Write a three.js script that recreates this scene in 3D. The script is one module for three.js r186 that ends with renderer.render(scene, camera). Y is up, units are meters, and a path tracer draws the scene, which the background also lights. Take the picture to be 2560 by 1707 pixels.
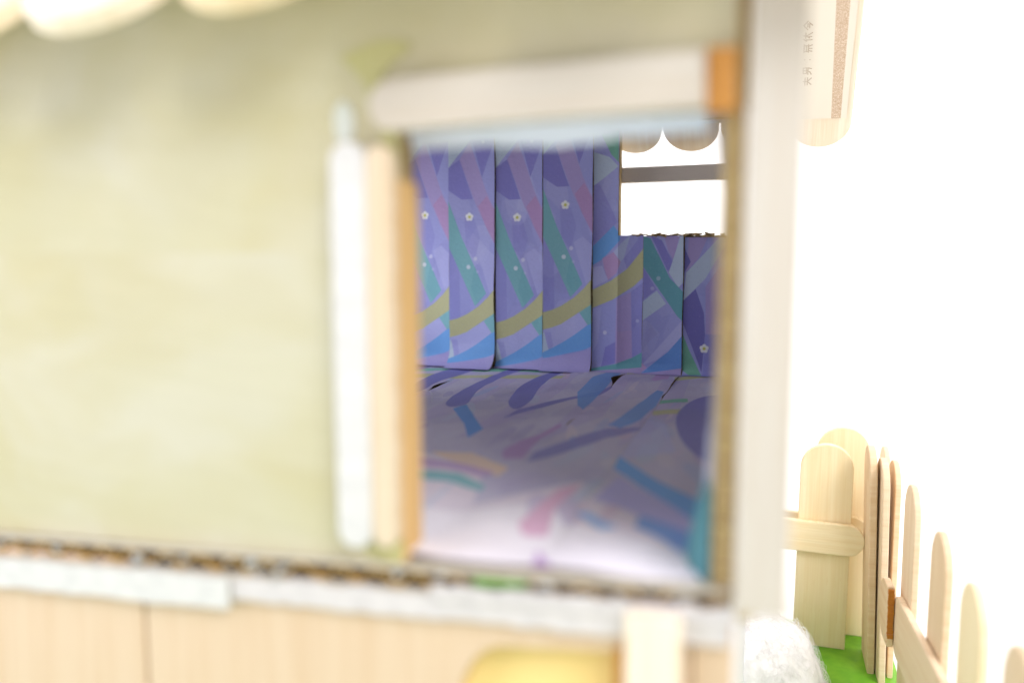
import * as THREE from 'three';
import { mergeGeometries } from 'three/addons/utils/BufferGeometryUtils.js';
import { ImprovedNoise } from 'three/addons/math/ImprovedNoise.js';
import { RectAreaLightUniformsLib } from 'three/addons/lights/RectAreaLightUniformsLib.js';

// All shapes are written in millimetres: the front wall of the paper house is the plane z = 0,
// x runs along it, y = 0 is the height of the lens; the table top lies 80 mm lower.
const MM = 0.001, LIFT = 80;
const rad = d => d * Math.PI / 180;
let seed = 20240611;
const rnd = () => { seed = (seed * 1664525 + 1013904223) >>> 0; return seed / 4294967296; };
const spread = (a, b) => a + (b - a) * rnd();

// ---------------------------------------------------------------- camera, lamps, exposure
const scene = new THREE.Scene();
const camera = new THREE.PerspectiveCamera(43.8, 1024 / 682, 0.004, 20);
{
  const yaw = rad(16.9), pitch = rad(5.95);
  camera.position.set(0, LIFT * MM, 59 * MM);
  const f = new THREE.Vector3(-Math.sin(yaw) * Math.cos(pitch), -Math.sin(pitch), -Math.cos(yaw) * Math.cos(pitch));
  camera.lookAt(camera.position.clone().add(f));
  camera.focus = 0.150;
  camera.userData.fStop = camera.getFocalLength() / 2.3;
}
const renderer = new THREE.WebGLRenderer({ antialias: true });
renderer.toneMapping = THREE.LinearToneMapping;
renderer.toneMappingExposure = 1.0;
renderer.shadowMap.enabled = true;
RectAreaLightUniformsLib.init();
scene.background = new THREE.Color().setRGB(0.43, 0.43, 0.44);   // even ambient light added, standing in for pale surroundings
function softbox(name, color, intensity, w, h, from, to) {
  const l = new THREE.RectAreaLight(color, intensity, w * MM, h * MM);
  l.name = name;
  l.position.set(from[0] * MM, (from[1] + LIFT) * MM, from[2] * MM);
  l.lookAt(to[0] * MM, (to[1] + LIFT) * MM, to[2] * MM);
  scene.add(l);
  return l;
}
softbox('key_softbox', 0xfdfcff, 12.5, 340, 340, [387, 442, 349], [-20, -10, 0]);
softbox('fill_softbox', 0xf4f7ff, 0.4, 1000, 600, [330, 160, 880], [-30, 0, -40]);
softbox('side_softbox', 0xe9edff, 5.8, 380, 380, [-440, 120, 150], [-60, -5, -95]);  // unseen lamp added to light the room through the far wall
softbox('backdrop_softbox', 0xfcfbff, 3.3, 900, 420, [60, 520, -230], [60, 20, -520]);

// ---------------------------------------------------------------- textures
const noise = new ImprovedNoise();
const fbm = (x, y, z, o = 4) => { let s = 0, a = 0.5, f = 1; for (let i = 0; i < o; i++) { s += a * noise.noise(x * f, y * f, z + i * 7.3); a *= 0.5; f *= 2.03; } return s; };
function dataTexture(w, h, fn, srgb = true) {
  const d = new Uint8Array(w * h * 4);
  for (let y = 0; y < h; y++) for (let x = 0; x < w; x++) {
    const c = fn(x / w, y / h, x, y), k = (y * w + x) * 4;
    for (let i = 0; i < 3; i++) d[k + i] = Math.max(0, Math.min(255, Math.round(c[i])));
    d[k + 3] = 255;
  }
  const t = new THREE.DataTexture(d, w, h);
  t.wrapS = t.wrapT = THREE.RepeatWrapping; t.magFilter = THREE.LinearFilter; t.minFilter = THREE.LinearMipmapLinearFilter; t.generateMipmaps = true;
  if (srgb) t.colorSpace = THREE.SRGBColorSpace;
  t.needsUpdate = true;
  return t;
}
const mix = (a, b, t) => a + (b - a) * t, clamp = (v, a = 0, b = 1) => Math.max(a, Math.min(b, v));
const mix3 = (a, b, t) => [mix(a[0], b[0], t), mix(a[1], b[1], t), mix(a[2], b[2], t)];
// pale birch: fine fibres along v, with a few darker pores
function woodTexture(light, dark, z) {
  const t = dataTexture(256, 1024, (u, v, x, y) => {
    const bend = 0.8 * fbm(u * 2, v * 2.5, z), band = fbm(u * 16 + bend, v * 1.3, z + 3, 3), fine = fbm(u * 90, v * 9, z + 9, 2);
    let c = mix3(light, dark, clamp(0.32 + band * 0.75 + fine * 0.5));
    const pore = fbm(u * 120, v * 14, z + 20, 2);
    if (pore > 0.34) c = mix3(c, dark, 0.55);
    return c;
  });
  t.repeat.set(1 / 22, 1 / 90);
  return t;
}
const woodA = woodTexture([240, 224, 198], [224, 196, 158], 1.2);
const woodB = woodTexture([242, 229, 208], [228, 204, 172], 5.7);
const woodC = woodTexture([238, 218, 182], [218, 186, 140], 11.1);
const woodD = woodTexture([252, 243, 222], [240, 222, 186], 17.3);
const woodBump = dataTexture(256, 1024, (u, v) => { const g = 128 + 150 * fbm(u * 70, v * 7, 30, 3); return [g, g, g]; }, false);
woodBump.repeat.set(1 / 22, 1 / 90);
const wood = (map, rough = 0.72) => new THREE.MeshStandardMaterial({ map, roughness: rough, bumpMap: woodBump, bumpScale: 0.00006 });
const M = { woodA: wood(woodA), woodB: wood(woodB), woodC: wood(woodC) };
M.trimA = new THREE.MeshStandardMaterial({ map: woodA, color: 0xe6e2de, roughness: 0.72, bumpMap: woodBump, bumpScale: 0.00006 });
M.trimB = new THREE.MeshStandardMaterial({ map: woodB, color: 0xd2d6de, roughness: 0.72, bumpMap: woodBump, bumpScale: 0.00006 });
M.bar = new THREE.MeshStandardMaterial({ color: 0xe2d8c8, roughness: 0.85, bumpMap: woodBump, bumpScale: 0.00006 });
M.woodStained = new THREE.MeshStandardMaterial({ map: woodC, color: 0xd0a058, roughness: 0.6 });
M.woodCut = new THREE.MeshStandardMaterial({ map: woodC, color: 0xd79a4e, roughness: 0.95 });
M.woodPlank = new THREE.MeshStandardMaterial({ map: woodB, color: 0xe2d3c6, roughness: 0.7, bumpMap: woodBump, bumpScale: 0.00006 });
M.woodYellow = new THREE.MeshStandardMaterial({ map: woodD, color: 0xf8e2a6, roughness: 0.7 });
// wall paint: thin yellow-green wash brushed over white card
const paintMap = dataTexture(1024, 512, (u, v) => {
  const a = u * 6 + 0.9 * v + 0.9 * fbm(u * 4, v * 3, 50, 3), b = v * 3.6 - 1.4 * u + 0.9 * fbm(u * 4 + 9, v * 3, 55, 3);   // warped, so that no patch is square
  const patch = fbm(a + 0.37, b + 0.61, 2.43, 5), brush = fbm(u * 11 + b, v * 46 + 2 * a, 8.1, 3), green = fbm(b * 0.9 + 5.3, a * 0.7 + 1.7, 14.4, 4);
  let c = mix3([194, 188, 166], [184, 174, 132], clamp(0.45 + patch * 1.5));
  c = mix3(c, [188, 182, 148], clamp(0.3 + green * 1.6) * 0.6);
  return c.map(k => k + brush * 4);
});
paintMap.repeat.set(1 / 96, 1 / 48);
M.paint = new THREE.MeshStandardMaterial({ map: paintMap, roughness: 0.75 });
M.paintStain = new THREE.MeshStandardMaterial({ color: 0xb6b078, roughness: 0.6 });
const cardMap = dataTexture(256, 256, (u, v) => { const n = fbm(u * 14, v * 14, 4, 4), s = fbm(u * 60, v * 8, 17, 2); return mix3([196, 172, 124], [156, 130, 84], clamp(0.5 + n + s * 0.6)); });
cardMap.repeat.set(1 / 12, 1 / 12);
M.card = new THREE.MeshStandardMaterial({ map: cardMap, roughness: 0.95 });
const whiteMap = dataTexture(256, 256, (u, v) => { const n = fbm(u * 9, v * 9, 40, 4); return mix3([238, 238, 240], [222, 222, 226], clamp(0.5 + n * 1.2)); });
whiteMap.repeat.set(1 / 14, 1 / 14);
M.whiteCard = new THREE.MeshStandardMaterial({ map: whiteMap, roughness: 0.85 });
M.strip = new THREE.MeshStandardMaterial({ map: whiteMap, color: 0xe8e4dc, roughness: 0.85 });
M.torn = new THREE.MeshStandardMaterial({ map: whiteMap, color: 0xe4dcd6, roughness: 0.95 });
M.greyFibre = new THREE.MeshStandardMaterial({ map: whiteMap, color: 0xc0bfb6, roughness: 1 });
M.fluteCard = new THREE.MeshStandardMaterial({ map: cardMap, color: 0xfff4e0, roughness: 0.95 });
M.liner = new THREE.MeshStandardMaterial({ map: whiteMap, color: 0xd6cbb4, roughness: 0.95 });
M.greenPaper = new THREE.MeshStandardMaterial({ color: 0x6f9c44, roughness: 0.6 });

// ---------------------------------------------------------------- printed wallpaper (flat print)
const INK = { base: '#a8abe2', light: '#c0c2ec', dark: '#908dd4', deep: '#807cc2', teal: '#86c0c4', tealDeep: '#70b0b8', yellow: '#c8c692', blue: '#76b0ea', blueDeep: '#6c9cde', pink: '#c6a4d0', rose: '#bf9ccb', mauve: '#b6a6d8', pale: '#c6d6e6', green: '#7fbfa4', grey: '#cbc4d8', peach: '#ecd3c0', white: '#f2f2fa' };
function sheet(x0, x1, y0, y1, scale, base) {
  const c = document.createElement('canvas');
  c.width = Math.round((x1 - x0) * scale); c.height = Math.round((y1 - y0) * scale);
  const g = c.getContext('2d');
  g.fillStyle = base; g.fillRect(0, 0, c.width, c.height);
  const X = x => (x - x0) * scale, Y = y => (y1 - y) * scale;
  return {
    c, g, X, Y, scale,
    poly(pts, color, alpha = 1) { g.globalAlpha = alpha; g.fillStyle = color; g.beginPath(); pts.forEach(([x, y], i) => i ? g.lineTo(X(x), Y(y)) : g.moveTo(X(x), Y(y))); g.closePath(); g.fill(); g.globalAlpha = 1; },
    // a closed outline rounded through the midpoints of its sides
    soft(pts, color, alpha = 1) {
      g.globalAlpha = alpha; g.fillStyle = color; g.beginPath();
      const n = pts.length, m = i => [(pts[i % n][0] + pts[(i + 1) % n][0]) / 2, (pts[i % n][1] + pts[(i + 1) % n][1]) / 2];
      const s = m(n - 1); g.moveTo(X(s[0]), Y(s[1]));
      for (let i = 0; i < n; i++) { const e = m(i); g.quadraticCurveTo(X(pts[i][0]), Y(pts[i][1]), X(e[0]), Y(e[1])); }
      g.closePath(); g.fill(); g.globalAlpha = 1;
    },
    dot(x, y, r, color, alpha = 1) { g.globalAlpha = alpha; g.fillStyle = color; g.beginPath(); g.arc(X(x), Y(y), r * scale, 0, Math.PI * 2); g.fill(); g.globalAlpha = 1; },
    clip(xa, xb, fn) { g.save(); g.beginPath(); g.rect(X(xa), 0, (xb - xa) * scale, c.height); g.clip(); fn(); g.restore(); },
    flower(x, y) { for (let k = 0; k < 5; k++) { const a = k / 5 * Math.PI * 2 + 0.3; this.dot(x + Math.cos(a) * 0.48, y + Math.sin(a) * 0.48, 0.4, '#f6f6f4'); } this.dot(x, y, 0.3, '#d8d66a'); },
    // print grain: small specks of the paper and uneven ink
    grain(n, a) { for (let k = 0; k < n; k++) { g.globalAlpha = a * rnd(); g.fillStyle = rnd() < 0.5 ? '#ffffff' : '#5a5490'; const s = 1 + 2 * rnd(); g.fillRect(rnd() * c.width, rnd() * c.height, s, s); } g.globalAlpha = 1; },
    wash(n, r, a) { for (let k = 0; k < n; k++) { g.globalAlpha = a * rnd(); g.fillStyle = rnd() < 0.5 ? '#e6e6fa' : '#8079b8'; g.beginPath(); let x = rnd() * c.width, y = rnd() * c.height, t = rnd() * 7; for (let i = 0; i < 9; i++) { const q = r * scale * (0.5 + 0.6 * rnd()); g.lineTo(x + Math.cos(t + i * 0.7) * q, y + Math.sin(t + i * 0.7) * q * 1.5); } g.closePath(); g.fill(); } g.globalAlpha = 1; },
    texture() { const t = new THREE.CanvasTexture(c); t.colorSpace = THREE.SRGBColorSpace; t.wrapS = t.wrapT = THREE.ClampToEdgeWrapping; return t; },
  };
}
const WALL = { x0: -94, x1: -3, y0: -34, y1: 27 };
const wallSeams = [-83.1, -73.1, -63.2, -53.2, -43.3, -33.3, -23.4, -15.7, -4.6];
const wallSheet = sheet(WALL.x0, WALL.x1, WALL.y0, WALL.y1, 20, INK.base);
{
  const S = wallSheet;
  S.wash(260, 3.2, 0.16);
  const repeatPrint = (x0, dy) => {
    const p = a => a.map(([x, v]) => [x0 + x / 53.6, -23.3 + (2780 - v) / 52.9 + dy]);
    const P = (a, c, al) => S.poly(p(a), c, al), Q = (a, c, al) => S.soft(p(a), c, al);
    P([[0, 1484], [120, 1740], [130, 2260], [0, 2300]], INK.dark, 0.45);
    P([[430, 1500], [545, 1600], [545, 1930], [470, 1990], [330, 1560]], INK.light, 0.6);
    P([[300, 1200], [360, 1400], [300, 1640], [200, 1500], [180, 1180]], INK.dark, 0.35);
    P([[-20, -300], [600, -300], [420, 180], [330, 270], [0, 660], [-20, 670]], INK.pale);
    P([[262, 330], [420, 180], [600, 100], [600, 250], [430, 650], [385, 760]], INK.dark);
    P([[420, 180], [600, -40], [600, 180]], INK.deep, 0.6);
    P([[430, 640], [560, 320], [560, 1100], [450, 900], [400, 760]], INK.base);
    P([[0, 660], [132, 565], [190, 740], [280, 985], [150, 990], [0, 890]], INK.dark);
    P([[130, 570], [245, 385], [430, 900], [545, 1130], [545, 1490], [330, 1080], [290, 990]], INK.mauve);
    P([[340, 1065], [440, 955], [545, 1130], [545, 1490], [420, 1260]], INK.rose);
    P([[0, 1000], [145, 1384], [430, 1990], [300, 2130], [0, 1490]], INK.teal);
    P([[300, 1700], [430, 1990], [330, 2100], [250, 1950]], INK.tealDeep, 0.35);
    P([[395, 2290], [560, 2170], [560, 2500], [480, 2400]], INK.teal);
    P([[0, 2480], [200, 2410], [400, 2290], [490, 2410], [300, 2560], [60, 2690]], INK.light, 0.75);
    P([[20, 2500], [90, 2500], [120, 2650], [70, 2690]], INK.dark, 0.35);
    P([[4, 2500], [22, 2510], [68, 2690], [-10, 2730]], INK.pale);
    Q([[-30, 2730], [60, 2690], [300, 2560], [600, 2330], [600, 2640], [250, 2725], [-30, 2790]], INK.blue);
    P([[300, 2730], [560, 2660], [560, 3300], [0, 3300], [0, 2790]], INK.mauve, 0.6);
    const top = [[-10, 2295], [100, 2265], [200, 2220], [340, 2130], [450, 2030], [560, 1905]], bot = [[560, 2180], [400, 2282], [200, 2412], [100, 2450], [-10, 2478]];
    P([...top, ...bot], INK.yellow);
    const d = (x, v, r, a) => S.dot(x0 + x / 53.6, -23.3 + (2780 - v) / 52.9 + dy, r, INK.white, a);
    d(305, 1620, 0.42, 0.55); d(225, 1709, 0.45, 0.75); d(400, 385, 0.36, 0.55); d(330, 1760, 0.3, 0.3);
    S.flower(x0 + 240 / 53.6, -23.3 + (2780 - 1175) / 52.9 + dy);
  };
  const dy = [0.4, 1.1, 0.65, 0.2, 0, 2.3];
  [-93.1, -83.1, -73.1, -63.2, -53.2, -43.3].forEach((x, i) => S.clip(x, x + 10, () => repeatPrint(x, dy[i])));
  const lay = (x0, w, fn) => S.clip(x0, x0 + w, () => fn((a, c, al) => S.poly(a.map(([x, v]) => [x0 + x / 49.4, -23.3 + (1390 - v) / 49.0]), c, al), (x, v, r, a) => S.dot(x0 + x / 49.4, -23.3 + (1390 - v) / 49.0, r, INK.white, a)));
  lay(-33.3, 9.9, (P, d) => {
    P([[0, -400], [60, -400], [240, -40], [0, 180]], INK.dark, 0.5);
    P([[50, -900], [240, -900], [240, -600], [170, -670]], INK.green);
    P([[0, -700], [150, -650], [240, -560], [0, -380]], INK.pale);
    P([[0, 185], [200, -10], [262, 70], [262, 130], [90, 310], [0, 365]], INK.blue);
    P([[92, 300], [200, 240], [272, 330], [232, 440], [150, 505], [112, 400]], INK.pink);
    P([[0, 385], [92, 370], [150, 505], [0, 580]], INK.light);
    P([[270, 160], [360, 80], [300, 300], [272, 330], [200, 240]], INK.pale, 0.6);
    P([[300, 300], [480, 60], [490, 210], [330, 400]], INK.dark, 0.5);
    P([[236, 680], [372, 615], [392, 1250], [228, 1310]], INK.mauve);
    P([[240, 1000], [390, 980], [392, 1250], [228, 1310]], INK.pink, 0.4);
    P([[372, 615], [490, 520], [490, 1210], [392, 1250]], INK.dark, 0.6);
    P([[10, 780], [90, 760], [60, 1100], [10, 1200]], INK.light, 0.6);
    P([[130, 1150], [230, 1095], [230, 1300], [90, 1345]], INK.dark);
    P([[228, 1310], [400, 1240], [500, 1180], [500, 1330], [0, 1400], [0, 1360]], INK.tealDeep);
    P([[0, 1395], [500, 1330], [500, 1900], [0, 1900]], INK.mauve);
    P([[0, 600], [180, 510], [330, 400], [500, 190], [500, 465], [400, 560], [200, 690], [0, 775]], INK.yellow);
    d(125, 1010, 0.42, 0.6); d(440, 890, 0.35, 0.4);
  });
  lay(-23.4, 7.7, (P, d) => {
    P([[70, 90], [170, 130], [285, 350], [230, 415]], INK.dark);
    P([[190, 90], [335, 90], [280, 310], [230, 230]], INK.mauve);
    P([[345, 90], [400, 90], [400, 500], [330, 572], [240, 430]], INK.pale);
    P([[0, 380], [130, 590], [0, 690]], INK.dark, 0.7);
    P([[0, 705], [130, 600], [222, 722], [0, 885]], INK.pale);
    P([[190, 1090], [370, 880], [400, 1010], [140, 1255], [0, 1310]], INK.light);
    P([[400, 990], [400, 1320], [0, 1395], [60, 1330], [250, 1170]], INK.blueDeep);
    P([[0, 1285], [50, 1330], [0, 1370]], INK.pink);
    P([[0, 1395], [400, 1320], [400, 1900], [0, 1900]], INK.mauve);
    P([[0, 90], [62, 110], [250, 480], [400, 630], [400, 900], [330, 840], [130, 560], [0, 375]], INK.tealDeep);
    d(145, 485, 0.42, 0.45); d(90, 580, 0.38, 0.4);
  });
  lay(-15.7, 12, (P, d) => {
    P([[40, 90], [215, 90], [130, 300], [20, 420]], INK.mauve);
    P([[0, 200], [60, 330], [0, 440]], INK.deep);
    P([[20, 430], [330, 90], [420, 90], [200, 480], [110, 575], [0, 685]], INK.pale);
    P([[0, 690], [110, 580], [190, 800], [205, 1000], [182, 1360], [0, 900]], INK.deep);
    P([[200, 560], [320, 380], [430, 380], [430, 1000], [210, 1000]], INK.mauve);
    P([[205, 1000], [430, 1000], [430, 1400], [190, 1400]], INK.dark, 0.6);
    P([[0, 1000], [60, 1150], [130, 1290], [190, 1410], [80, 1410], [0, 1340]], INK.green);
    P([[0, 1400], [430, 1400], [430, 1900], [0, 1900]], INK.dark, 0.6);
  });
  S.flower(-15.7 + 200 / 49.4, -23.3 + (1390 - 1135) / 49);
  S.grain(26000, 0.22);
}
const FLOOR = { x0: -94, x1: -3, y0: -3, y1: 112 };  // y here is depth into the room, -z
const floorSheet = sheet(FLOOR.x0, FLOOR.x1, FLOOR.y0, FLOOR.y1, 17, INK.grey);
{
  const S = floorSheet, d = a => a.map(([x, z]) => [x, -z]);
  const P = (a, c, al) => S.poly(d(a), c, al), Q = (a, c, al) => S.soft(d(a), c, al);
  S.wash(300, 4, 0.14);
  for (let k = 0; k < 9; k++) P([[-80 + k * 10.3, -112], [-76 + k * 10.3, -112], [-74 + k * 10.3, -60], [-79 + k * 10.3, -40]], INK.mauve, 0.35);
  P([[-94, -46], [-30, -30], [-26, -14], [-18, -24], [-3, -12], [-3, 3], [-94, 3]], '#e6dae4'); P([[-94, -18], [-27, -11], [-20, -15], [-14, -10], [-3, -5], [-3, 3], [-94, 3]], '#f2ebf1');  // light falling on the floor front painted into this paler print near the sill
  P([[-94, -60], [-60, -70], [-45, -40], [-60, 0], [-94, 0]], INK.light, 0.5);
  const streak = ['#b9a8d2', '#d8bccf', '#a9b9de', '#e3d6dc', '#a79cc8', '#c2cfe2'];
  for (let k = 0; k < 130; k++) { const x = spread(-92, -5), z = spread(-104, -4), l = spread(5, 17), w = spread(0.5, 2.2), t = spread(-0.35, 0.15); Q([[x, z], [x + w, z - l * 0.3], [x + w + t * l, z - l], [x + t * l, z - l * 0.9]], streak[Math.floor(rnd() * 6)], spread(0.25, 0.6)); }
  P([[-92, -96], [-41, -105.3], [-40, -101.6], [-92, -92]], INK.green); P([[-92, -86], [-36.9, -97.9], [-35.9, -93.7], [-92, -81]], INK.yellow);
  P([[-26.5, -105.8], [-17.2, -115.7], [-16.7, -110.7], [-25.7, -101.3]], INK.yellow); P([[-16.6, -100.5], [-8, -111], [-8, -106], [-16.2, -96.3]], INK.yellow);
  P([[-16, -65.8], [-12.3, -69.1], [-12, -65.4], [-15.6, -62.2]], INK.yellow); P([[-16.2, -75.2], [-12.2, -78.7], [-11.9, -76], [-15.9, -72.2]], INK.green);
  Q([[-77.6, -102.7], [-67.3, -110.3], [-66.2, -98.7], [-74, -90]], INK.deep);
  Q([[-56.7, -111], [-59.8, -106], [-61.8, -99.1], [-61.6, -86.9], [-60.2, -74], [-57.3, -69], [-56.6, -75.9], [-57.8, -82.7], [-57.2, -90.7], [-56.2, -99.6]], INK.deep);
  Q([[-46.6, -113], [-50.4, -104.6], [-50.4, -86.9], [-50, -76.7], [-49.4, -69.1], [-47.8, -62], [-45.6, -59.8], [-44.2, -62.8], [-46, -69.9], [-47.6, -77.9], [-48.1, -89], [-47.8, -96.4], [-47, -104.5]], INK.deep);
  Q([[-36.4, -115], [-39.4, -109], [-41.7, -96.6], [-41.6, -81.5], [-40.1, -71.9], [-38.8, -66.2], [-35.5, -59.5], [-35.7, -69.7], [-37.2, -76.7], [-38.4, -85.3], [-39, -99], [-37.3, -108.4]], INK.deep);
  P([[-35.9, -54.4], [-35.6, -61.5], [-32.3, -70.6], [-27.8, -80.2], [-26.1, -87.6], [-25.8, -86], [-26.4, -77.5], [-29.6, -71.9], [-32.8, -63.5], [-34.7, -58.5]], INK.deep, 0.85);
  P([[-25.5, -30.2], [-25.7, -35], [-24.9, -39.8], [-22.6, -45.9], [-20.2, -51], [-16, -54], [-16.1, -51.4], [-19.3, -45.3], [-22, -38.3], [-23.9, -33]], INK.deep, 0.7);
  P([[-45.2, -59.1], [-44.4, -62.9], [-36.1, -46.7], [-36.4, -41.4], [-39.8, -49.3]], INK.blueDeep);
  P([[-30.7, -80.2], [-30.8, -94.4], [-29.5, -109.9], [-27.5, -110.5], [-26.8, -95.6], [-26.8, -81.4], [-26.2, -70.9], [-26.2, -63.8], [-27.7, -66.8]], INK.blueDeep, 0.8);
  P([[-20.6, -53.2], [-19.3, -68.1], [-17.8, -84.2], [-16.5, -83.2], [-16.2, -70.3], [-16.9, -58.2], [-18.6, -52]], INK.blueDeep, 0.8);
  P([[-29.6, -34.4], [-29.5, -41.2], [-28.1, -46.5], [-27.3, -54], [-26.5, -51.4], [-27.3, -44.2], [-26.8, -37.3], [-26.2, -31.5], [-28.3, -30.8]], INK.rose);
  P([[-20.2, -94.2], [-20.6, -110.5], [-18.3, -111.2], [-17.4, -96.8], [-19.3, -92.9]], INK.pink);
  Q([[-12.6, -61.6], [-12.1, -75], [-9.8, -83], [-4, -84], [-4, -36.5], [-6.6, -36.5], [-9.8, -44.9]], INK.deep, 0.9);
  P([[-16, -60], [-13, -56], [-10, -40], [-16, -34]], INK.light, 0.5);
  P([[-20, -8.6], [-19.4, -20.1], [-17.6, -23.3], [-18.1, -13.5], [-17, -7], [-18.8, -6]], '#e4b8d0');
  P([[-16, -36], [-11.7, -28.6], [-4, -19], [-4, -12.5], [-9.2, -20], [-15.6, -30]], INK.blue);
  P([[-15.5, -18.2], [-14.5, -27], [-9.2, -20], [-4, -12.5], [-4, -6], [-12.8, -16.8]], '#c2bce8', 0.95);
  P([[-4, -10], [-4, -4], [-10.4, -11], [-10.4, -14.3]], INK.blueDeep, 0.8);
  P([[-40, -24.5], [-31, -23.6], [-27, -20.6], [-26.7, -18.5], [-30.3, -20.1], [-40, -20]], INK.teal, 0.9);
  P([[-38, -33], [-32.9, -33], [-26.5, -27.1], [-26.8, -23.9], [-31.9, -27]], INK.peach);
  P([[-40, -31], [-33.3, -28.2], [-27.4, -25.1], [-28, -23.2], [-32.3, -25], [-40, -26]], INK.pink, 0.8);
  P([[-16.3, -14.1], [-15.1, -14.4], [-11.7, -10.4], [-13, -9.6]], INK.blue, 0.6);
  P([[-17, -4], [-13, 3], [-16, 3]], INK.pink, 0.9);
  
  S.grain(26000, 0.2);
}
const tooth = dataTexture(512, 512, (u, v) => { const g = 128 + 90 * fbm(u * 5.3 + 0.2, v * 4.1, 80, 3) + 60 * fbm(u * 60, v * 60, 84, 2); return [g, g, g]; }, false);
tooth.repeat.set(2, 1.5);
const paper = (t, rough = 0.7) => new THREE.MeshStandardMaterial({ map: t, roughness: rough, bumpMap: tooth, bumpScale: 0.0002, side: THREE.DoubleSide });
M.wallPaper = paper(wallSheet.texture(), 0.62);
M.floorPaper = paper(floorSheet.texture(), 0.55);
// lining card of the roof: off-white packaging card, a speckled brown strip and a line of small characters
const liningSheet = sheet(-2, 12.4, 0, 62, 28, '#e6dccb');   // x along the eave, y up the slope from its lower edge
{
  const S = liningSheet, g = S.g;
  S.poly([[9.6, 0], [11.2, 0], [10.9, 22.7], [10.4, 62], [7.4, 62], [8.8, 22.7]], '#cdb49a');
  for (let k = 0; k < 9000; k++) { const y = rnd() * 62, t = y / 22.7; const x = mix(9.62 - 0.8 * t, 11.15 - 0.3 * t, rnd()); g.globalAlpha = 0.25 + 0.5 * rnd(); g.fillStyle = rnd() < 0.62 ? '#b8977a' : '#efe0cd'; g.fillRect(S.X(x), S.Y(y), 2 + 2 * rnd(), 2 + 2 * rnd()); }
  g.globalAlpha = 0.9; g.strokeStyle = '#a08468'; g.lineWidth = 5; g.lineCap = 'round';
  // each character as strokes on a 10 x 10 grid; the line reads upwards, its tops to the left
  const glyph = [
    [[[1, 3], [9, 3]], [[5, 1], [5, 5]], [[1, 5.5], [9, 5.5]], [[5, 5.5], [1.5, 9.5]], [[5, 5.5], [8.5, 9.5]]],
    [[[2, 1], [8, 1], [8, 4.5], [2, 4.5], [2, 1]], [[5, 1], [5, 4.5]], [[1, 6], [8, 6], [7, 9.5]], [[5, 5], [3.6, 8], [1, 9.5]]],
    [[[5, 2.2], [5, 2.4]], [[5, 7.6], [5, 7.8]]],
    [[[1, 1.5], [9, 1.5]], [[2, 4], [8, 4]], [[2, 1.5], [2, 6]], [[8, 1.5], [8, 6]], [[1, 6], [9, 6]], [[3, 6], [2, 9.5]], [[5, 6], [5, 9.5]], [[7, 6], [8.5, 9.5]]],
    [[[3, 1], [1, 4]], [[2.2, 3], [2.2, 9.5]], [[4, 3], [9.4, 3]], [[6.5, 1], [6.5, 3]], [[6.5, 3], [4, 7]], [[5.4, 5], [5.4, 9]], [[6.6, 4.5], [9.2, 9.5]]],
    [[[5, 1], [1, 5]], [[5, 1], [9, 5]], [[3.6, 5], [6.6, 5]], [[2.5, 6.8], [7.4, 6.8], [5, 9.6]]],
  ];
  glyph.forEach((strokes, i) => strokes.forEach(line => {
    g.beginPath();
    line.forEach(([a, b], k) => { const x = 4.3 + (b / 10) * 1.55 - i * 0.07, y = 7.2 + i * 2.15 + (a / 10) * 1.85; k ? g.lineTo(S.X(x), S.Y(y)) : g.moveTo(S.X(x), S.Y(y)); });
    g.stroke();
  }));
  g.globalAlpha = 1;
}
M.lining = new THREE.MeshStandardMaterial({ map: liningSheet.texture(), roughness: 0.7 });

// ---------------------------------------------------------------- helpers
const used = {};
function numbered(n) { used[n] = (used[n] || 0) + 1; return used[n] === 1 ? n : n + '_' + String(used[n] - 1).padStart(3, '0'); }
function thing(name, label, category, base, group) {
  const o = new THREE.Group(); o.name = numbered(name);
  o.position.set(base[0] * MM, (base[1] + LIFT) * MM, base[2] * MM);
  o.userData = { label, category }; if (group) o.userData.group = group;
  o.base = base; scene.add(o); return o;
}
// a part: its geometry is in the house's millimetres; at / turn place a shared geometry
function part(name, geo, mat, parent, at, label) {
  const m = new THREE.Mesh(geo, mat); m.name = name; m.castShadow = m.receiveShadow = true;
  let root = parent, off = [0, 0, 0];
  while (root && !root.base) { off = [off[0] + root.at[0], off[1] + root.at[1], off[2] + root.at[2]]; root = root.parent; }
  const b = root.base;
  if (!geo.userData.metres) { geo.scale(MM, MM, MM); geo.userData.metres = true; }
  const p = at || [0, 0, 0];
  m.at = [p[0] - (parent.base ? b[0] : parent.at0[0]), p[1] - (parent.base ? b[1] : parent.at0[1]), p[2] - (parent.base ? b[2] : parent.at0[2])];
  m.at0 = p;
  m.position.set(m.at[0] * MM, m.at[1] * MM, m.at[2] * MM);
  if (label) m.userData.label = label;
  parent.add(m); return m;
}
const mergeAll = list => mergeGeometries(list.map(g => { const q = g.index ? g.toNonIndexed() : g; return q; }));
const box = (x0, x1, y0, y1, z0, z1) => { const g = new THREE.BoxGeometry(x1 - x0, y1 - y0, z1 - z0); g.translate((x0 + x1) / 2, (y0 + y1) / 2, (z0 + z1) / 2); return g; };
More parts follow.
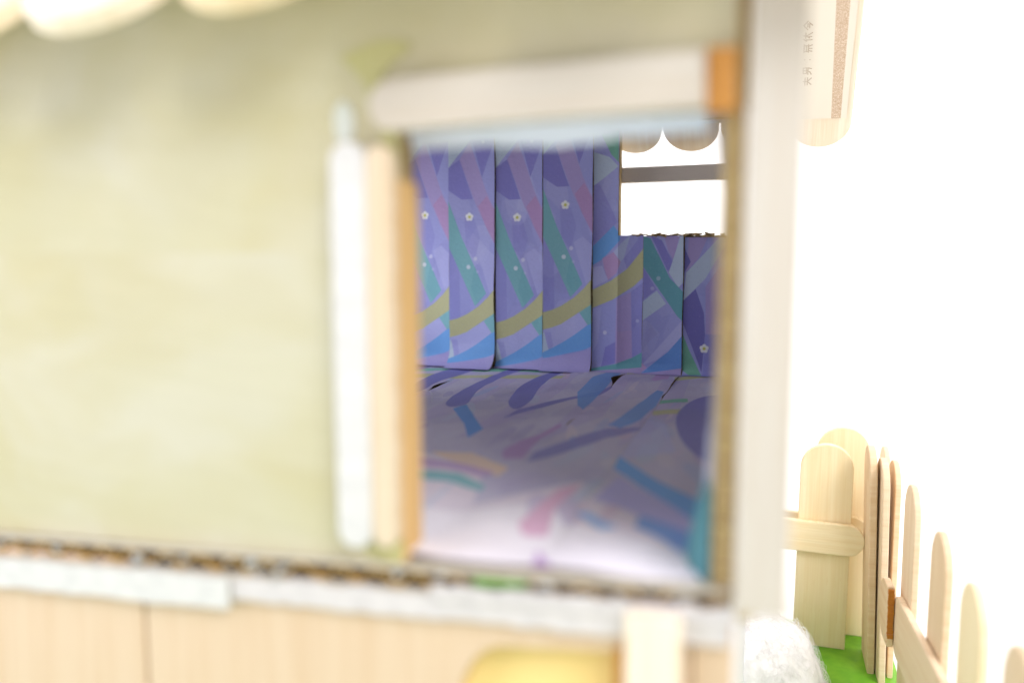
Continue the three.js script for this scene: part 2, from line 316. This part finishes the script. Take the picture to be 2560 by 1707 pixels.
// craft stick lying in the xy plane: its length along y from 0 to len, width w, rounded ends, thickness t towards +z
function stick(w, len, t, roundTop = true, roundBottom = true) {
  const s = new THREE.Shape(), h = w / 2, b = Math.min(0.22, t * 0.2), r = h - b;
  if (roundBottom) { s.moveTo(-r, h); s.absarc(0, h, r, Math.PI, Math.PI * 2, false); } else { s.moveTo(-r, b); s.lineTo(r, b); }
  if (roundTop) { s.lineTo(r, len - h); s.absarc(0, len - h, r, 0, Math.PI, false); } else { s.lineTo(r, len - b); s.lineTo(-r, len - b); }
  s.closePath();
  const g = new THREE.ExtrudeGeometry(s, { depth: t - 2 * b, bevelEnabled: true, bevelThickness: b, bevelSize: b, bevelSegments: 2, curveSegments: 12, steps: 1 });
  g.translate(0, 0, b);
  const dx = rnd() * 40, dy = rnd() * 200, uv = g.attributes.uv; for (let i = 0; i < uv.count; i++) uv.setXY(i, uv.getX(i) + dx, uv.getY(i) + dy);
  return g;
}
function placed(g, rx, ry, rz, x, y, z) { const e = new THREE.Matrix4().makeRotationFromEuler(new THREE.Euler(rx, ry, rz, 'YXZ')); e.setPosition(x, y, z); g.applyMatrix4(e); return g; }
function extrude(pts, holes, depth, z) {
  const s = new THREE.Shape(pts.map(p => new THREE.Vector2(...p)));
  for (const h of holes) s.holes.push(new THREE.Path(h.map(p => new THREE.Vector2(...p))));
  const g = new THREE.ExtrudeGeometry(s, { depth, bevelEnabled: false }); g.translate(0, 0, z); return g;
}
// a grid surface from a function (u, v) -> [x, y, z, s, t]
function surface(nu, nv, fn) {
  const pos = [], uv = [], idx = [];
  for (let j = 0; j <= nv; j++) for (let i = 0; i <= nu; i++) { const p = fn(i / nu, j / nv); pos.push(p[0], p[1], p[2]); uv.push(p[3], p[4]); }
  for (let j = 0; j < nv; j++) for (let i = 0; i < nu; i++) { const a = j * (nu + 1) + i; idx.push(a, a + 1, a + nu + 2, a, a + nu + 2, a + nu + 1); }
  const g = new THREE.BufferGeometry();
  g.setAttribute('position', new THREE.Float32BufferAttribute(pos, 3)); g.setAttribute('uv', new THREE.Float32BufferAttribute(uv, 2)); g.setIndex(idx); g.computeVertexNormals();
  return g;
}
// a line of ragged points between two corners
function ragged(a, b, n, amp) { const out = []; for (let i = 0; i < n; i++) { const t = i / n; out.push([mix(a[0], b[0], t) + (i ? spread(-amp, amp) * 0.5 : 0), mix(a[1], b[1], t) + (i ? spread(-amp, amp) : 0)]); } return out; }
// thin round fibre through points
function fibre(pts, r, sides = 3, seg = 8) { const c = new THREE.CatmullRomCurve3(pts.map(p => new THREE.Vector3(...p))); return new THREE.TubeGeometry(c, seg, r, sides, false); }

// ---------------------------------------------------------------- setting: white sweep and green base sheet
const GROUND = -77;
{
  const prof = []; // y, z of the paper sweep
  prof.push([-80.5, 900], [-80.5, -330]);
  for (let k = 1; k <= 12; k++) { const a = k / 12 * Math.PI / 2; prof.push([-80.5 + 200 * (1 - Math.cos(a)), -330 - 200 * Math.sin(a)]); }
  prof.push([1000, -530]);
  const g = surface(1, prof.length - 1, (u, v) => { const p = prof[Math.round(v * (prof.length - 1))]; return [mix(-1300, 1300, u), p[0], p[1], u * 20, v * 20]; });
  g.translate(0, LIFT, 0); g.scale(MM, MM, MM);
  const bd = new THREE.Mesh(g, new THREE.MeshStandardMaterial({ color: 0xf7f5f1, roughness: 0.95, side: THREE.DoubleSide }));
  bd.name = 'backdrop'; bd.receiveShadow = bd.castShadow = true; bd.userData = { kind: 'structure', label: 'white paper sweep behind and under the paper house' }; scene.add(bd);

  const greenMap = dataTexture(512, 512, (u, v) => { const n = fbm(u * 7, v * 7, 60, 4), s = fbm(u * 40, v * 40, 66, 2); return mix3([132, 194, 44], [98, 168, 34], clamp(0.5 + n * 1.4 + s * 0.5)); });
  greenMap.repeat.set(1 / 60, 1 / 60);
  const gb = box(-110, 24.6, -80, GROUND, -123, 70); { const p = gb.attributes.position, uv = gb.attributes.uv; for (let i = 0; i < p.count; i++) uv.setXY(i, p.getX(i), p.getZ(i)); }
  gb.translate(0, LIFT, 0); gb.scale(MM, MM, MM);
  const gm = new THREE.Mesh(gb, new THREE.MeshStandardMaterial({ map: greenMap, roughness: 0.55 }));
  gm.name = 'ground'; gm.castShadow = gm.receiveShadow = true; gm.userData = { kind: 'structure', label: 'bright green base sheet under house and fence' }; scene.add(gm);
}

// ---------------------------------------------------------------- the paper house
const house = thing('craft_house', 'handmade two-storey cardboard house with craft-stick roof and lilac papered room', 'toy house', [-46, GROUND, -52]);
const T = Math.tan(rad(30));
const tiltY = x => 0.036 * (x + 27);            // the storey's front edge sags to the left

// front wall: painted card, window cut out next to the corner
{
  const outer = [[-92, -25 + tiltY(-92) + 0.6], [-4.3, -23.3], [-4.3, -23.2], [-2.6, 8.9], [-2.6, 21.0], [-92, 21.0]];
  const outline = [[-92, -26.3], [-26.7, -24.1], ...ragged([-26.7, -24], [-26.7, 9.3], 14, 0.12).map(([x, y]) => [x, y]), [-26.7, 9.4], [-3.4, 9.5], [-2.6, 9.5], [-2.6, 21.0], [-92, 21.0]];
  const g = extrude(outline, [], 2.8, -2.8);
  part('front_wall', g, [M.paint, M.card], house, null, 'pale yellow-green painted cardboard front wall');
  // dried paint runs beside the window head
  const stain = (pts, z, m) => { const s = new THREE.Shape(); s.moveTo(...pts[0]); s.splineThru(pts.slice(1).concat([pts[0]]).map(p => new THREE.Vector2(...p))); const q = new THREE.ExtrudeGeometry(s, { depth: 0.12, bevelEnabled: false, curveSegments: 20 }); q.translate(0, 0, z); return q; };
  part('paint_stain', stain([[-31.4, 14.6], [-28, 15.6], [-25.6, 15], [-27.6, 13.4], [-28.6, 11.2], [-29.6, 12.8]], 0.02), M.paintStain, house);
  part('paint_stain', stain([[-27.9, 9.4], [-26.9, 9.6], [-26.8, 6.6], [-27.6, 5.6], [-28.2, 7.4]], 0.02), M.paintStain, house);
  part('paint_stain', stain([[-28.2, -22.4], [-26.8, -22.2], [-26.8, -24.1], [-28.6, -24.1], [-30, -23.4]], 0.02), M.paintStain, house);
  part('glue_patch', stain([[-32, 10.6], [-31.2, 11.4], [-30.4, 10.4], [-30.5, 8.6], [-31.8, 8.6]], 0.02), new THREE.MeshStandardMaterial({ color: 0xc6c8bc, roughness: 0.8 }), house);
}
// window trim
part('window_trim', placed(stick(3.7, 24, 1.6, false, true), 0, 0, rad(-90 + 1.6), -28.4, 10.6, 0.02), M.trimB, house);
part('window_trim', placed(stick(2.2, 30.5, 1.3), 0, 0, rad(0.3), -27.75, -22.6, 0.02), M.trimA, house);
part('window_trim', placed(stick(2.9, 31, 1.5), 0, 0, rad(0.2), -30.2, -22.8, 0.02), M.strip, house, null, 'white card strip beside the wooden trim');
part('window_jamb', box(-26.68, -26.42, -23.9, 5.4, -2.9, 0.25), new THREE.MeshStandardMaterial({ map: woodC, color: 0xf2dcb4, roughness: 0.8 }), house, null, 'golden-brown inner edge of the window opening');
part('trim_end', box(-4.35, -2.45, 9.2, 13.2, 0.03, 1.1), M.woodStained, house, null, 'orange stained stick end beside the window head');
// torn white paper under the window head
part('paper_flap', surface(40, 5, (u, v) => { const x = mix(-26.6, -4.4, u), drop = 1.75 + 0.2 * Math.sin(u * 9 + 3) - 0.45 * u + 0.3 * noise.noise(u * 9, 3, 1); return [x, 9.5 - v * drop, -1.2 - 1.3 * v + 0.4 * noise.noise(u * 6, v, 5), x, v]; }), new THREE.MeshStandardMaterial({ color: 0xd3d7e6, roughness: 0.8, side: THREE.DoubleSide }), house);

// side wall with a bare corrugated edge, gable to the ridge
{
  const pent = [[0, -24.4], [105, -24.4], [105, 23.5], [56, 72], [54, 72], [6, 26.2], [6, 9.8], [0, 9.8]];
  const g = extrude(pent, [], 1.5, 0); g.rotateY(Math.PI / 2); g.translate(-3.3, 0, -0.1);   // x' = z, z' = -x
  part('side_wall', g, [M.whiteCard, M.card], house, null, 'cardboard side wall seen on its bare edge');
  const flute = []; // brown fluting showing along the cut edge
  for (let k = 0; k < 21; k++) { const y = -24 + k * 1.6 + spread(-0.3, 0.3); flute.push(box(-3.2 + spread(0, 0.2), -1.85 + spread(-0.2, 0.03), y, y + spread(0.35, 0.8), -0.5, 0.15 + spread(0, 0.25))); }
  part('torn_edge', mergeAll(flute), M.card, house);
  part('side_paper', surface(14, 40, (u, v) => {
    const y = mix(-23.3, 9.6, v), bulge = 0.25 + 1.0 * Math.exp(-((y + 22) ** 2) / 120) + 0.6 * Math.exp(-((y - 9) ** 2) / 10) + 0.15 * noise.noise(y * 0.3, 2, 8);
    const z = -0.3 - 26 * u; return [-3.35 - bulge * Math.sin(Math.PI * Math.min(1, u * 1.6 + 0.04)), y, z, z, y];
  }), new THREE.MeshStandardMaterial({ map: whiteMap, color: 0xb9bcc6, roughness: 0.9, side: THREE.DoubleSide }), house, null, 'greyish paper bulging off the side wall');
  part('side_paper', surface(10, 16, (u, v) => { const y = mix(-23.6, -16.5, v), z = -0.2 - 7 * u; return [-3.5 - (1.4 + 0.8 * (1 - v)) * Math.sin(Math.PI * 0.5 * Math.min(1, u * 1.3)) * (1 - 0.5 * v * v), y, z + 0.1, z, y]; }), new THREE.MeshStandardMaterial({ color: 0x457a80, roughness: 0.7, side: THREE.DoubleSide }), house, null, 'teal scrap of printed paper at the foot of the side wall');
}
// corner post and small trims
part('corner_post', placed(stick(3.5, 60, 1.5, true, false), 0, 0, rad(-0.2), -0.0, -24.3, 0.2), M.trimB, house);
part('side_trim', box(-1.75, -0.4, -26.0, -22.6, -100, -1.2), M.woodA, house);

// back wall with its ragged window
const backOpen = { x0: -28.4, x1: -6.2, y0: 3.3, y1: 18.8 };
{
  const hole = [...ragged([backOpen.x0, backOpen.y0], [backOpen.x1, backOpen.y0], 26, 0.12), ...ragged([backOpen.x1, backOpen.y0], [backOpen.x1, backOpen.y1], 4, 0.1), [backOpen.x1, 24.7], [backOpen.x0, 24.7], ...ragged([backOpen.x0, backOpen.y1], [backOpen.x0, backOpen.y0], 14, 0.12)];
  const g = extrude([[-92, -30.5], [-2.3, -30.5], [-2.3, 25.0], [-92, 25.0]], [hole], 2.4, -108.4);
  part('back_wall', g, [M.card, M.card], house, null, 'brown cardboard back wall behind the wallpaper');
  part('window_bar', placed(stick(3.0, 34, 1.5), 0, 0, rad(-89.3), -32, 15.05, -110.1), M.bar, house, null, 'stick across the rear window, dim against the light');
  const bits = [];
  for (let k = 0; k < 46; k++) { const x = spread(-27.2, -8), y = 3.3 + spread(-0.15, 0.25), l = spread(0.4, 1.8); const b = box(-l / 2, l / 2, -0.08, 0.08, -0.5, 0.5); placed(b, spread(-0.5, 0.5), spread(-0.6, 0.6), spread(-0.35, 0.35), x, y, -105.6 + spread(-1, 1)); bits.push(b); }
  part('torn_edge', mergeAll(bits), M.card, house);
}
// wallpaper strips: down the wall and round into the floor; each stands a little off the card
{
  const radius = [2, 2, 4.2, 1.6, 3.0, 1.6, 1.4, 1.6], off = [0.5, 0.6, 1.0, 0.7, 0.9, 0.6, 0.8, 0.5];
  for (let i = 0; i < wallSeams.length - 1; i++) {
    const xa = wallSeams[i], xb = wallSeams[i + 1], R = radius[i], front = -106 + 0.55 + off[i];
    const gapL = 0.03 + 0.05 * rnd(), phase = rnd() * 6;
    const edge = (y, right) => right ? xb - (i === 2 ? 0.1 + 0.22 * Math.exp(-((y + 9) ** 2) / 60) : i === 4 ? 0.06 + 0.2 * Math.exp(-((y + 8) ** 2) / 30) : i === 6 ? 0.14 : i === 3 ? (y > 2 ? 0.17 : 0.06) : 0.05) + 0.04 * Math.sin(y * 0.4 + phase) : xa + gapL + 0.04 * Math.sin(y * 0.3 + phase);
    const build = (x0f, x1f, yTop) => {
      const arc = R * Math.PI / 2, tail = 0.6, total = (yTop + 23.2 - R) + arc + tail;
      return surface(8, 72, (u, v) => {
        let s = v * total, y, z; const flat = yTop + 23.2 - R;
        if (s < flat) { y = yTop - s; z = front; }
        else if (s < flat + arc) { const a = (s - flat) / R; y = -23.2 + R - R * Math.sin(a); z = front + R - R * Math.cos(a); }
        else { y = -23.2; z = front + R + (s - flat - arc); }
        const yy = yTop - s, xl = x0f(yy), xr = x1f(yy), x = mix(xl, xr, u);
        const bow = 0.3 * (1 - (2 * u - 1) ** 2) + 0.15 * noise.noise(x * 0.15, y * 0.08, i * 3);
        return [x, y + (s > flat + arc ? 0.1 : 0), z - bow * (s < flat ? 1 : 0.2) + 0.12, (x - WALL.x0) / (WALL.x1 - WALL.x0), (yy - WALL.y0) / (WALL.y1 - WALL.y0)];
      });
    };
    let g;
    const tear = y => 0.09 * noise.noise(y * 1.7, 4, 2) + 0.05 * noise.noise(y * 6, 1, 2);
    if (xa >= -24) g = build(y => edge(y, false), y => edge(y, true), 3.2 - (xa > -20 ? 0.25 : 0));
    else if (xb > backOpen.x0 && xa < backOpen.x0) {                 // the strip that the window cuts into: a tall left part and a low right part
      const cut = backOpen.x0 + 0.05;
      const lo = build(y => cut, y => edge(y, true), 3.35), hi = build(y => edge(y, false), y => cut + (y > 3.3 ? tear(y) : 0), 23.4);
      g = mergeAll([lo, hi]);
    } else g = build(y => edge(y, false), y => edge(y, true), 23.4);
    part('wallpaper_strip', g, M.wallPaper, house);
  }
}
// floor paper strips
{
  const seams = [-92, -76.5, -66.2, -55.8, -46, -36.2, -26, -16, -4.2];
  const bump = (z, c, w) => Math.exp(-((z - c) ** 2) / (w * w));
  for (let i = 0; i < seams.length - 1; i++) {
    const xa = seams[i], xb = seams[i + 1];
    const right = z => xb - (Math.abs(xb + 26) < 0.1 ? 1.5 * bump(z, -95, 4.6) + 0.25 * bump(z, -54.5, 2) + 0.03 : Math.abs(xb + 55.8) < 0.1 ? 1.0 * bump(z, -81, 4) + 0.4 * bump(z, -70, 1.5) : Math.abs(xb + 16) < 0.1 ? 0.25 * bump(z, -79, 2) + 0.05 : 0.02);
    const lift = (x, z) => 0.35 * noise.noise(x * 0.13, z * 0.06, 3.3) + 0.18 * noise.noise(x * 0.4, z * 0.16, 9) + (Math.abs(xb + 26) < 0.1 || Math.abs(xa + 26) < 0.1 ? 0.5 * bump(z, -93, 8) : 0);
    const zf = -0.4, zb = -104.6;
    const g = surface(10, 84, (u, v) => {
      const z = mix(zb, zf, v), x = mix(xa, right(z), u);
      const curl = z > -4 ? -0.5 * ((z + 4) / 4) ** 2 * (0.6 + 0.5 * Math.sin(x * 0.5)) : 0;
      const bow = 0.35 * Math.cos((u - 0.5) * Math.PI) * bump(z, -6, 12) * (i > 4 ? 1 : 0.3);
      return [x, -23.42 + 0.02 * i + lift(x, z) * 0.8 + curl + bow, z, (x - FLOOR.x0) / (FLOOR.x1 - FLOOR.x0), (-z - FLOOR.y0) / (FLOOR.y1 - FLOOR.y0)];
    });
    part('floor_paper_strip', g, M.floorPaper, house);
  }
  // hair of dried glue on the floor
  part('glue_thread', fibre([[-55, -22.8, -71], [-53, -22.6, -69], [-51.4, -22.7, -66], [-49.4, -22.8, -61]], 0.05, 4, 24), M.whiteCard, house);
}
// storey slab: corrugated card, its fluted edge open to the front
{
  const slab = new THREE.Group();
  const sh = g => { const p = g.attributes.position; for (let i = 0; i < p.count; i++) p.setY(i, p.getY(i) + tiltY(p.getX(i))); g.computeVertexNormals(); return g; };
  const topLiner = sh(extrude([[-92, -24.35], [-30, -24.35], [-2, -24.35], [-2, -24.1], [-30, -24.1], [-92, -24.1]], [], 9, -8.2));
  const base = part('storey_slab', topLiner, M.liner, house, null, 'corrugated cardboard floor with open fluted edge');
  const wave = [];
  const top = [], bot = [];
  for (let x = -92; x <= -2; x += 0.2) { const y = -25.15 + 0.62 * Math.sin(x * 2 * Math.PI / 3.3 + 1.2 * noise.noise(x * 0.2, 0, 0)) + 0.1 * noise.noise(x, 2, 0); top.push([x, y + 0.13]); bot.unshift([x, y - 0.13]); }
  wave.push(sh(extrude([...top, ...bot], [], 8.5, -7.8)));
  part('flute', mergeAll(wave), M.fluteCard, base);
  part('flute_infill', sh(extrude([[-92, -25.95], [-2.2, -25.95], [-2.2, -24.35], [-92, -24.35]], [], 6.5, -7.4)), M.fluteCard, base);  // infill added behind the flutes so their hollows look less dark
  part('bottom_liner', sh(extrude([[-92, -26.2], [-2, -26.2], [-2, -25.95], [-92, -25.95]], [], 9.2, -8.2)), M.liner, base);
  part('floor_board', box(-92, -4.1, -30.5, -30.1, -108, -8), M.card, base);
  // torn grey paper fibres clinging along the edge
  const fuzz = [];
  for (let k = 0; k < 150; k++) { const x = spread(-92, -3), y = -25.1 + tiltY(x) + spread(-1.1, 1.0), w = spread(0.4, 1.6), h = spread(0.2, 0.7); if (rnd() < 0.62) continue; const b = new THREE.IcosahedronGeometry(0.5, 1); b.scale(w, h, 0.5); placed(b, 0, 0, spread(-0.5, 0.5), x, y, 0.7 + spread(-0.3, 0.3)); fuzz.push(b); }
  const fz = part('paper_fuzz', mergeAll(fuzz), M.greyFibre, base); fz.userData.kind = 'stuff';
  // white paper tape below it, and a torn length to the right
  const strip = (x0, x1, y0, y1, amp, z) => { const up = ragged([x0, y1], [x1, y1], 40, amp), lo = ragged([x1, y0], [x0, y0], 40, amp); return sh(extrude([...up, [x1, y1], ...lo, [x0, y0]], [], 0.5, z)); };
  part('paper_tape', strip(-92, -42, -28.7, -26.1, 0.1, 0.9), M.strip, house, null, 'white paper tape along the slab edge');
  part('paper_tape', strip(-41.8, -1.9, -27.9, -26.0, 0.16, 0.6), M.torn, house, null, 'torn pinkish paper along the slab edge');
  part('paper_tape', strip(-24, -1.8, -26.2, -25.2, 0.16, 0.9), M.torn, house);
  part('green_scrap', placed(box(-2.0, 2.0, -0.2, 0.2, -0.4, 0.4), 0, 0.1, rad(2), -18.6, -24.4, 0.75), M.greenPaper, house, null, 'scrap of green paper on the sill edge');
}
// lower storey
{
  const plank = (x0, x1, yT, yB, z0, z1, m, n = 'plank') => part(n, (() => { const s = new THREE.Shape([[x0 + 0.1, yB], [x1 - 0.1, yB], [x1 - 0.1, yT], [x0 + 0.1, yT]].map(p => new THREE.Vector2(...p))); const g = new THREE.ExtrudeGeometry(s, { depth: z1 - z0 - 0.3, bevelEnabled: true, bevelSize: 0.12, bevelThickness: 0.15, bevelSegments: 2 }); g.translate(0, 0, z0 + 0.15); const o = rnd() * 30, uv = g.attributes.uv; for (let i = 0; i < uv.count; i++) uv.setX(i, uv.getX(i) + o); return g; })(), m, house);
  plank(-92, -75.2, -27, GROUND, -1, 0.55, M.woodPlank); plank(-75, -51.3, -26.8, GROUND, -1, 0.5, M.woodPlank);
  // panel above the porch opening, arched below
  const s = new THREE.Shape(); s.moveTo(-50.9, -27.4); s.lineTo(-50.9, GROUND); s.lineTo(-22.6, GROUND); s.lineTo(-22.6, -35); s.quadraticCurveTo(-21.4, -29.9, -18.6, -29.5); s.lineTo(-9.4, -28.6); s.lineTo(-9.4, -26.4); s.closePath();
  const g = new THREE.ExtrudeGeometry(s, { depth: 1.3, bevelEnabled: true, bevelSize: 0.1, bevelThickness: 0.15, bevelSegments: 2 }); g.translate(0, 0, -1);
  part('arch_panel', g, M.woodPlank, house);
  part('door_panel', box(-23.4, -8, GROUND, -27, -2.6, -1.5), M.woodYellow, house);
  part('door_jamb', box(-10.0, -9.2, GROUND, -28.4, -1.45, 0.6), M.woodStained, house);
  part('porch_post', placed(stick(3.8, 52, 1.6, false, false), 0, 0, 0, -7.1, GROUND, 0.62), M.woodB, house);
  plank(-9.3, -4.7, -26.4, GROUND, -1, 0.4, M.woodPlank); plank(-4.5, -1.7, -26.2, GROUND, -1, 0.5, M.woodPlank);
  part('lower_side_wall', box(-4, -2.2, GROUND, -27.4, -108, -1.1), M.whiteCard, house);
  // unseen far side wall; tall opening added so the side lamp lights the room
  { const w = extrude([[0.5, GROUND], [108, GROUND], [108, 21], [56, 72], [54, 72], [0.5, 19.6]], [[[56, -17], [56, 18], [101, 18], [101, -17]]], 1.5, 0); w.rotateY(Math.PI / 2); w.translate(-93.6, 0, 0); part('far_side_wall', w, M.whiteCard, house); }
  part('lower_back_wall', box(-92, -4.1, GROUND, -30.6, -108, -106), M.card, house);
}
// roof: two slopes of 45 degrees, round-ended sticks laid on card
{
  const Q = Math.SQRT1_2;
  const roof = part('roof', (() => { const g = box(-93, 10, 0, 0.35, -80, 0); g.rotateX(rad(45)); g.translate(0, 15.4 + 5.2, 7 - 5.2); return g; })(), M.whiteCard, house, null, 'gable roof of overlapping round-ended craft sticks');
  const wm = [M.woodA, M.woodB, M.woodC];
  for (let k = -3; k <= 4; k++) {
    const g = stick(13.4, 86, 1.6); g.rotateX(rad(-45));                      // up the slope, away from the eave
    g.translate(-49.3 + 13.7 * k, 15.4 + 0.4 * Q + 0.48 * k, 7 + 0.4 * Q);
    part('roof_stick', g, wm[(k + 4) % 3], roof);
  }
  // rear slope: lining card, printed side down over the gable end, and the sticks on it
  const sl = 62, L = (x, d, h) => [x, 19.5 + (d + 6.6) * Q + h * Q, -112 + (d + 6.6) * Q - h * Q];
  part('roof_lining', surface(2, 2, (u, v) => [...L(mix(-93, 12.1, u), sl * v, -0.05), u, v]), new THREE.MeshStandardMaterial({ color: 0xe6dccd, roughness: 0.8, side: THREE.DoubleSide }), roof);
  M.lining.side = THREE.DoubleSide;
  part('printed_card', surface(4, 8, (u, v) => { const x = mix(-1.9, 12.2 - 0.3 * v, u); return [...L(x, sl * v + 0.25 * (1 - Math.abs(2 * u - 1)) * (v ? 0 : 1), -0.25), (x + 2) / 14.4, v]; }), M.lining, roof, null, 'off-white packaging card with brown speckled strip and small characters');
  [8.0, -4.5, -15.3, -26.1, -36.9, -47.7, -58.5, -69.3, -80.1].forEach((x, k) => {
    const g = stick(10.4, 76, 1.5); g.rotateX(rad(45)); g.rotateZ(k ? 0 : rad(0.2)); g.translate(x, 19.5 + 1.55 * Q, -112 - 1.55 * Q);
    part('roof_stick', g, wm[(k + 1) % 3], roof);
  });
}

// ---------------------------------------------------------------- fence
M.fenceA = new THREE.MeshStandardMaterial({ map: woodA, color: 0xfbf0e4, roughness: 0.72, bumpMap: woodBump, bumpScale: 0.00006 });
M.fenceB = new THREE.MeshStandardMaterial({ map: woodB, color: 0xfaeee0, roughness: 0.72, bumpMap: woodBump, bumpScale: 0.00006 });
M.fenceC = new THREE.MeshStandardMaterial({ map: woodD, color: 0xfff6e2, roughness: 0.72, bumpMap: woodBump, bumpScale: 0.00006 });
const pick = (w, h, t) => stick(w, h, t, true, false);
{
  const gate = thing('fence_gate', 'short craft-stick gate panel with a round-ended rail before the rear fence', 'gate', [12, GROUND, -111]);
  part('picket', placed(pick(9.7, 40.5, 1.5), 0, 0, rad(-0.6), 11.2, GROUND, -113), M.fenceC, gate);
  part('picket', placed(pick(9.7, 39, 1.5), 0, 0, rad(0.4), -7.2, GROUND, -113), M.fenceC, gate);
  part('rail', placed(stick(6.1, 30, 1.4), 0, 0, rad(88.4), 18.7, -54.8, -111.4), M.fenceC, gate);
  const rear = thing('wooden_fence', 'rear run of craft-stick fence standing behind the gate panel', 'fence', [10, GROUND, -119], 'craft-stick fences');
  part('picket', placed(pick(10, 42.6, 1.5), 0, 0, 0, 15.0, GROUND, -120), M.fenceC, rear);
  part('picket', placed(pick(10, 41.6, 1.5), 0, 0, 0, -4.6, GROUND, -120), M.fenceC, rear);
  part('picket', placed(pick(10, 41.6, 1.5), 0, 0, 0, -18.2, GROUND, -120), M.fenceA, rear);
  part('rail', placed(stick(6, 40, 1.4), 0, 0, rad(89.6), 20, -55.0, -118.4), M.fenceC, rear);

  const side = thing('wooden_fence', 'long craft-stick picket fence receding along the right of the house', 'fence', [22, GROUND, -70], 'craft-stick fences');
  const turned = (w, h, t, x, z, lean) => placed(pick(w, h, t), 0, rad(-90), 0, 0, 0, 0).applyMatrix4(new THREE.Matrix4().makeRotationZ(rad(lean))).translate(x, GROUND, z);
  // corner: two sticks face to face
  part('picket', turned(10, 41.6, 1.3, 20.5, -107.8, 1.4), M.fenceA, side);
  part('picket', turned(10, 40.2, 1.2, 21.9, -104.2, 1.0), M.fenceB, side);
  const zs = [-121.8, -107.3, -86, -63, -43, -24], hs = [38.6, 39.2, 40.2, 39.9, 40.4, 41.7];
  zs.forEach((z, i) => part('picket', turned(10.4, hs[i], 1.0, 23.5, z, spread(-0.3, 0.3)), [M.fenceB, M.fenceA, M.fenceB, M.fenceA, M.fenceC, M.fenceB][i], side));
  const rail = (z0, z1, y0, y1, w, x, m, cut) => { const len = Math.hypot(z1 - z0, y1 - y0), g = stick(w, len, 1.1, !cut, true); g.rotateY(rad(-90)); g.rotateX(Math.atan2(z1 - z0, y1 - y0)); g.translate(x, y0, z0); return part('rail', g, m, side); };
  const r1 = rail(-98.6, -88.6, -60.8, -60.0, 10, 21.3, M.fenceA, true);
  part('cut_end', (() => { const bits = []; for (let k = 0; k < 26; k++) { const y = -64.7 + k * 0.36; bits.push(box(20.22 + spread(0, 0.12), 21.28 - spread(0, 0.15), y, y + 0.34, -89, -88.45 + spread(0, 0.3))); } return mergeAll(bits); })(), M.woodCut, r1, null, 'rough orange cut end of the rail');
  rail(-91, -10, -61.2, -52.6, 10, 22.45, M.fenceB, false);
}

// ---------------------------------------------------------------- cotton wool between house and fence
{
  const c = [0, -78, -86], r = [12.3, 17.8, 13];
  const cotton = thing('cotton_tuft', 'fluffy white cotton wool tuft lying on green base beside the house', 'cotton', [0, GROUND, -86]);
  const cm = new THREE.MeshStandardMaterial({ color: 0xf8f6f4, roughness: 1 });
  const body = new THREE.IcosahedronGeometry(1, 24), p = body.attributes.position;
  const shape = (x, y, z) => 1 + 0.12 * fbm(x * 1.7, y * 1.7, z * 1.7 + 2, 4);
  for (let i = 0; i < p.count; i++) { const x = p.getX(i), y = p.getY(i), z = p.getZ(i), k = shape(x, y, z) * 0.96; p.setXYZ(i, c[0] + x * r[0] * k, Math.max(GROUND + 0.05, c[1] + y * r[1] * k), c[2] + z * r[2] * k); }
  body.computeVertexNormals();
  part('wool_mass', body, cm, cotton);
  const list = [];
  for (let k = 0; k < 2600; k++) {
    const th = rnd() * Math.PI * 2, ph = Math.acos(spread(0, 1)); let x = Math.sin(ph) * Math.cos(th), y = Math.cos(ph), z = Math.sin(ph) * Math.sin(th);
    const a = rnd() * 6.28, b = rnd() * 6.28, len = spread(0.08, 0.34), lift = spread(0.0, 0.09), pts = [];
    for (let i = 0; i < 5; i++) { const t = i / 4 - 0.5; const dx = x + len * t * Math.cos(a) + 0.05 * Math.sin(b + i * 1.7), dy = y + len * t * Math.sin(a) + 0.05 * Math.cos(b * 2 + i * 1.3), dz = z + len * t * Math.cos(a + b); const n = Math.hypot(dx, dy, dz), q = shape(dx / n, dy / n, dz / n) * (0.965 + lift * (1 - 2 * Math.abs(t)) ); pts.push([c[0] + dx / n * r[0] * q, Math.max(GROUND + 0.1, c[1] + dy / n * r[1] * q), c[2] + dz / n * r[2] * q]); }
    list.push(fibre(pts, 0.018, 3, 7));
  }
  const fz = part('fibre_fuzz', mergeAll(list), cm, cotton); fz.userData.kind = 'stuff';
  const loops = [];
  for (let k = 0; k < 9; k++) { const cx = 11.6 + spread(-1.4, 2.2), cy = -73.6 + spread(-1.6, 1.6), cz = -84 + spread(-1, 1), R = spread(0.7, 1.5), pts = []; for (let i = 0; i < 9; i++) { const t = i / 8 * 6.6 + k; pts.push([cx + R * Math.cos(t) * (1 + 0.2 * rnd()), cy + R * 1.2 * Math.sin(t), cz + 0.6 * Math.sin(t * 2)]); } loops.push(fibre(pts, 0.04, 4, 40)); }
  loops.push(fibre([[9.5, -74.4, -84], [11.6, -72.9, -84], [13.4, -73.2, -84], [15.4, -72.7, -84.3], [15.2, -73.2, -84], [13.2, -73.6, -83.8]], 0.04, 4, 40));
  part('loose_thread', mergeAll(loops), cm, cotton);
}

renderer.render(scene, camera);
